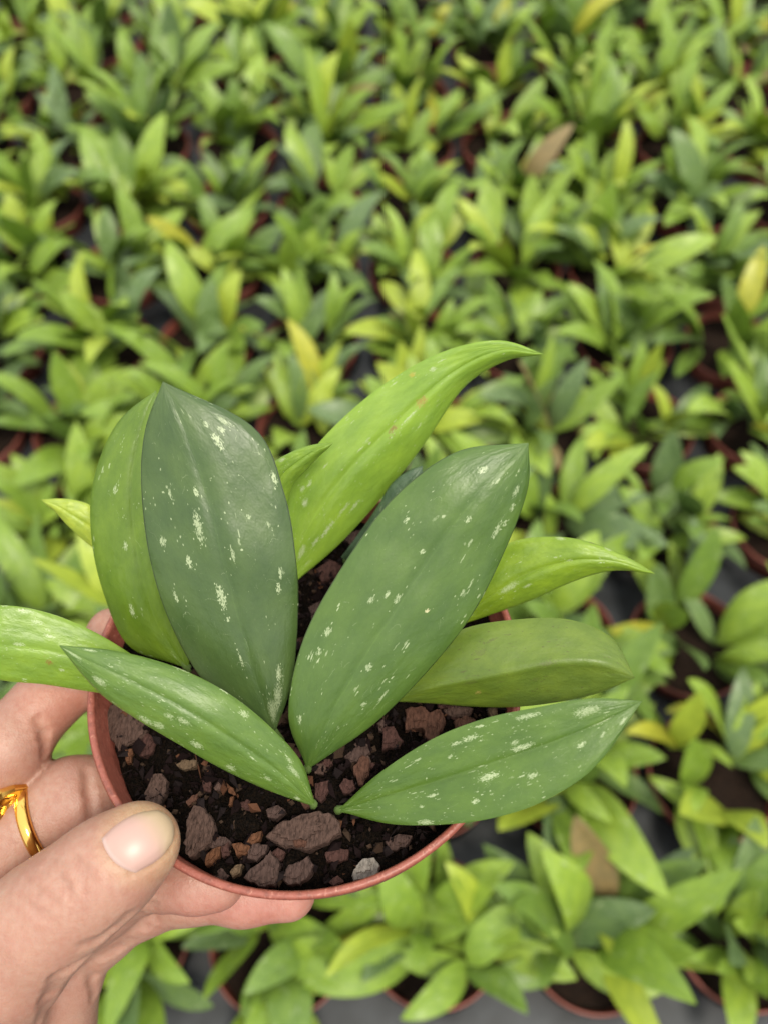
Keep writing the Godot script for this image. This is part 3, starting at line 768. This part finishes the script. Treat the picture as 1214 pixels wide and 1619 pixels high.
func build_hand():
	# thumb, from the wrist to its tip on the rim; palm and heel
	bone([[-190, 1760, 0.214, 26], [-70, 1610, 0.200, 19], [8, 1512, 0.188, 13.5], [72, 1452, 0.1835, 11.2], [128, 1408, 0.1815, 10.0], [178, 1368, 0.1808, 9.3], [221, 1333, 0.1800, 8.5]])
	bone([[-180, 1800, 0.226, 24], [20, 1600, 0.222, 18], [90, 1500, 0.219, 13]])
	bone([[-120, 1850, 0.222, 24], [46, 1660, 0.216, 14.5], [88, 1560, 0.214, 10.5]])
	# index finger round the far side, middle finger under the rim, ring and little finger along the near wall
	bone([[-60, 1400, 0.214, 13], [-18, 1275, 0.218, 10.0], [14, 1180, 0.217, 9.6], [66, 1118, 0.222, 7.9], [150, 1060, 0.228, 7.6], [178, 1000, 0.228, 6.6]], 0.004, 1)
	bone([[-40, 1390, 0.214, 12], [50, 1312, 0.214, 8.6], [118, 1270, 0.218, 10.8], [225, 1250, 0.226, 9.4], [270, 1270, 0.232, 8.0]], 0.005, 2)
	bone([[40, 1500, 0.212, 13], [150, 1424, 0.208, 9.4], [240, 1387, 0.203, 7.5], [310, 1393, 0.200, 6.7], [345, 1396, 0.199, 6.2]], 0.004, 3)
	bone([[30, 1560, 0.218, 13], [150, 1462, 0.217, 10.0], [226, 1426, 0.215, 7.8], [300, 1409, 0.213, 7.3], [385, 1412, 0.211, 7.2], [456, 1411, 0.210, 6.8]], 0.004, 4)
	# folds and wrinkles
	crease([136, 1495, 158, 1488, 180, 1472, 205, 1448], 1.3, 0.7)
	crease([134, 1522, 160, 1515, 190, 1500, 206, 1488], 1.2, 0.6)
	crease([60, 1625, 78, 1580, 95, 1546, 118, 1532, 134, 1520], 1.6, 1.2)
	crease([144, 1525, 148, 1548, 150, 1575], 1.2, 0.8)
	crease([214, 1430, 220, 1448, 230, 1466], 1.2, 0.9)
	crease([236, 1418, 242, 1432, 243, 1452], 1.1, 0.8)
	crease([138, 1220, 141, 1250, 146, 1290, 152, 1320], 1.1, 0.9)
	crease([62, 1140, 72, 1160, 72, 1190], 1.2, 1.0)
	for w in [[82, 1352, 104, 1362, 122, 1382, 134, 1410], [92, 1352, 116, 1360, 132, 1378], [40, 1392, 58, 1412, 84, 1424], [88, 1392, 104, 1402, 112, 1420], [70, 1372, 92, 1386, 104, 1404], [30, 1420, 50, 1438, 74, 1450], [112, 1358, 132, 1372, 142, 1392]]:
		crease(w, 0.9, 0.28)
	# groove round the nail
	crease([160, 1324, 175, 1350, 210, 1382, 245, 1366, 272, 1338, 280, 1312], 0.8, 0.35)
	var lo := Vector3.INF; var hi := -Vector3.INF
	for b in bones:
		for k in 2:
			lo = lo.min(b[k] - Vector3.ONE * (b[2 + k] + 0.006)); hi = hi.max(b[k] + Vector3.ONE * (b[2 + k] + 0.006))
	var cell := 0.0011
	var B := 5                         # cells to a block
	var bs := cell * B
	var nb := Vector3i(((hi - lo) / bs).ceil())
	var vals := {}
	var blocks := []
	for bx in nb.x:
		for by in nb.y:
			for bz in nb.z:
				var c := lo + Vector3(bx + 0.5, by + 0.5, bz + 0.5) * bs
				var fr := pixel_of(c)
				if fr.x < -110 or fr.y > PH + 130: continue     # far outside the picture
				if absf(field_at(c, false)) < bs * 0.95 + 0.0005: blocks.append(Vector3i(bx, by, bz) * B)
	var S := 4096
	for b in blocks:
		for x in B + 1:
			for y in B + 1:
				for z in B + 1:
					var g := Vector3i(b.x + x, b.y + y, b.z + z)
					var key := (g.x * S + g.y) * S + g.z
					if not vals.has(key): vals[key] = field_at(lo + Vector3(g) * cell)
	# surface nets
	var verts := PackedVector3Array(); var vid := {}
	for b in blocks:
		for x in B:
			for y in B:
				for z in B:
					var g := Vector3i(b.x + x, b.y + y, b.z + z)
					var sum := Vector3.ZERO; var cnt := 0
					var f := PackedFloat32Array(); f.resize(8)
					var neg := 0
					for q in 8:
						f[q] = vals[((g.x + (q & 1)) * S + g.y + ((q >> 1) & 1)) * S + g.z + (q >> 2)]
						if f[q] < 0.0: neg += 1
					if neg == 0 or neg == 8: continue
					for e in [[0, 1], [2, 3], [4, 5], [6, 7], [0, 2], [1, 3], [4, 6], [5, 7], [0, 4], [1, 5], [2, 6], [3, 7]]:
						var fa: float = f[e[0]]; var fb: float = f[e[1]]
						if (fa < 0.0) != (fb < 0.0):
							var t := fa / (fa - fb)
							var pa := Vector3(e[0] & 1, (e[0] >> 1) & 1, e[0] >> 2); var pb := Vector3(e[1] & 1, (e[1] >> 1) & 1, e[1] >> 2)
							sum += pa.lerp(pb, t); cnt += 1
					vid[(g.x * S + g.y) * S + g.z] = verts.size()
					verts.append(lo + (Vector3(g) + sum / cnt) * cell)
	var idx := PackedInt32Array()
	var steps := [S * S, S, 1]
	for key in vid:
		for ax in 3:
			var k2: int = key + steps[ax]
			var s1: int = steps[(ax + 1) % 3]; var s2: int = steps[(ax + 2) % 3]
			if not vals.has(k2): continue
			var fa: float = vals[key]; var fb: float = vals[k2]
			if (fa < 0.0) == (fb < 0.0): continue
			if not (vid.has(key - s1) and vid.has(key - s2) and vid.has(key - s1 - s2)): continue
			var a: int = vid[key]; var b: int = vid[key - s1]; var c: int = vid[key - s1 - s2]; var d: int = vid[key - s2]
			if fa < 0.0: idx.append_array([a, c, b, a, d, c])
			else: idx.append_array([a, b, c, a, c, d])
	var nrm := PackedVector3Array(); var cols := PackedColorArray()
	var wn := FastNoiseLite.new(); wn.seed = 8; wn.frequency = 70.0; wn.fractal_octaves = 3
	var tips := [[px(240, 1318, 0.176), 0.012, Color(0.43, 0.30, 0.17)], [px(330, 1420, 0.200), 0.013, Color(0.44, 0.195, 0.165)], [px(440, 1435, 0.206), 0.015, Color(0.44, 0.195, 0.165)], [px(120, 1110, 0.22), 0.016, Color(0.48, 0.24, 0.18)]]
	for p in verts:
		nrm.append(normal_at(p))
		var c := Color(0.378, 0.224, 0.174)
		for q in tips:
			var d: float = p.distance_to(q[0]) / q[1]
			if d < 1.0: c = c.lerp(q[2], (1.0 - d * d) * 0.75)
		var k := 1.0 + 0.10 * wn.get_noise_3dv(p)
		cols.append(Color(c.r * k, c.g * k * k, c.b * k * k))
	# whole vertices in the hand's own frame
	var at := px(60, 1480, 0.21)
	for k in verts.size(): verts[k] -= at
	# check the way the faces turn
	var wrong := 0
	for k in range(0, mini(idx.size(), 3000), 3):
		var n := (verts[idx[k + 2]] - verts[idx[k]]).cross(verts[idx[k + 1]] - verts[idx[k]])
		if n.dot(nrm[idx[k]]) < 0: wrong += 1
	if wrong > 500:
		for k in range(0, idx.size(), 3):
			var t := idx[k + 1]; idx[k + 1] = idx[k + 2]; idx[k + 2] = t
	var hand := MeshInstance3D.new()
	hand.name = "hand"; hand.mesh = mesh_of(verts, idx, PackedVector2Array(), false, false, nrm, cols); hand.material_override = M.skin
	add_child(hand); hand.position = at
	hand.set_meta("label", "hand gripping the red pot, thumb pressed on the rim"); hand.set_meta("category", "hand")
	build_nail(hand)
	build_rings()

func build_nail(hand: Node3D):
	var left := V([162, 1327, 178, 1310, 198, 1296, 220, 1286, 244, 1282])
	var right := V([215, 1379, 232, 1370, 248, 1360, 260, 1349, 270, 1335])
	var n := 18; var w := 14
	var v := PackedVector3Array(); var idx := PackedInt32Array(); var cols := PackedColorArray()
	for i in n + 1:
		var t := float(i) / n
		var a: Vector2 = crom(left, t); var b: Vector2 = crom(right, t)
		for j in w + 1:
			var s := float(j) / w
			var q: Vector2 = a.lerp(b, s)
			q += Vector2(-6, 6) * 0.0 + Vector2(-9, 8) * (4.0 * s * (1.0 - s)) * (1.0 - t) * (1.0 - t) + Vector2(13, -9) * (4.0 * s * (1.0 - s)) * pow(t, 2.0)
			var p := hit(q.x, q.y)
			if p == Vector3.INF: p = px(q.x, q.y, 0.18)
			var nn := normal_at(p)
			var edge := minf(minf(s, 1.0 - s) * 6.0, minf(t, 1.05 - t) * 8.0)
			p += nn * (0.00015 + 0.00055 * clampf(edge, 0.0, 1.0))
			v.append(p - hand.position)
			var bed := Color(0.43, 0.265, 0.230).lerp(Color(0.42, 0.305, 0.20), smoothstep(0.5, 0.9, t))
			if t < 0.12: bed = bed.lerp(Color(0.52, 0.37, 0.34), 1.0 - t / 0.12)
			cols.append(bed)
	var m := (n + 1) * (w + 1)
	for k in m:
		v.append(v[k] + (v[k] + hand.position - cam.position).normalized() * 0.0009); cols.append(cols[k])
	for i in n:
		for j in w:
			var a := i * (w + 1) + j; var b := a + w + 1
			idx.append_array([a, a + 1, b, b, a + 1, b + 1])
			idx.append_array([m + a, m + b, m + a + 1, m + a + 1, m + b, m + b + 1])
	var rim := []
	for j in w: rim.append(j)
	for i in n: rim.append(i * (w + 1) + w)
	for j in w: rim.append(n * (w + 1) + w - j)
	for i in n: rim.append((n - i) * (w + 1))
	for k in rim.size():
		var a: int = rim[k]; var b: int = rim[(k + 1) % rim.size()]
		idx.append_array([a, m + a, b, b, m + a, m + b])
	part("thumbnail", mesh_of(v, idx, PackedVector2Array(), true, false, PackedVector3Array(), cols), M.nail, hand)

func ring_mesh(r: float, w: float, th: float) -> ArrayMesh:
	var prof := []
	for k in 12:
		var a := TAU * k / 12
		prof.append(Vector2(r + th * 0.5 + cos(a) * th * 0.5, sin(a) * w * 0.5))
	return lathe(prof, 72)

func build_rings():
	# plain band on the middle finger
	var a := px(20, 1328, 0.214); var b := px(90, 1296, 0.2155)
	var ax := (b - a).normalized()
	var r := thing("gold_ring", "plain polished gold band between the thumb and the pot", "ring", px(66, 1304, 0.2142))
	part("band", ring_mesh(0.0088, 0.0034, 0.0027), M.gold, r, Transform3D(Basis(Quaternion(Vector3.UP, ax)), Vector3.ZERO))
	# wider one with a faceted head on the index finger
	var c := px(-14, 1262, 0.2178); var d := px(4, 1208, 0.2174)
	var ax2 := (d - c).normalized()
	var s := thing("gold_ring", "chunky faceted gold ring at the edge of the picture", "ring", c)
	part("band", ring_mesh(0.0100, 0.0042, 0.0026), M.gold, s, Transform3D(Basis(Quaternion(Vector3.UP, ax2)), Vector3.ZERO))
	var v := PackedVector3Array(); var idx := PackedInt32Array()
	var out := ((cam.position - c).normalized() + px(60, 1268, 0.2178).direction_to(c) * -0.75)
	out = (out - ax2 * out.dot(ax2)).normalized()
	var sd := out.cross(ax2)
	var levels := [[0.0085, 0.98], [0.0106, 1.10], [0.0116, 1.06], [0.0119, 0.88], [0.0111, 0.80], [0.0116, 0.66], [0.0129, 0.36]]
	var m := 18
	for l in levels:
		for k in m:
			var an := TAU * (k + 0.5) / m
			var petal: float = 1.0 + (0.10 * cos(an * 6.0) if l[1] < 0.7 else 0.0)
			v.append(out * l[0] + (ax2 * cos(an) * 0.0086 + sd * sin(an) * 0.0092) * l[1] * petal)
	v.append(out * 0.0133); v.append(out * 0.0083)
	for l in levels.size() - 1:
		for k in m:
			var p := l * m + k; var q := l * m + (k + 1) % m
			idx.append_array([p, q, p + m, p + m, q, q + m])
	var top := (levels.size() - 1) * m
	for k in m:
		idx.append_array([top + k, top + (k + 1) % m, v.size() - 2]); idx.append_array([k, v.size() - 1, (k + 1) % m])
	part("head", mesh_of(v, idx, PackedVector2Array(), true, true), M.gold, s)
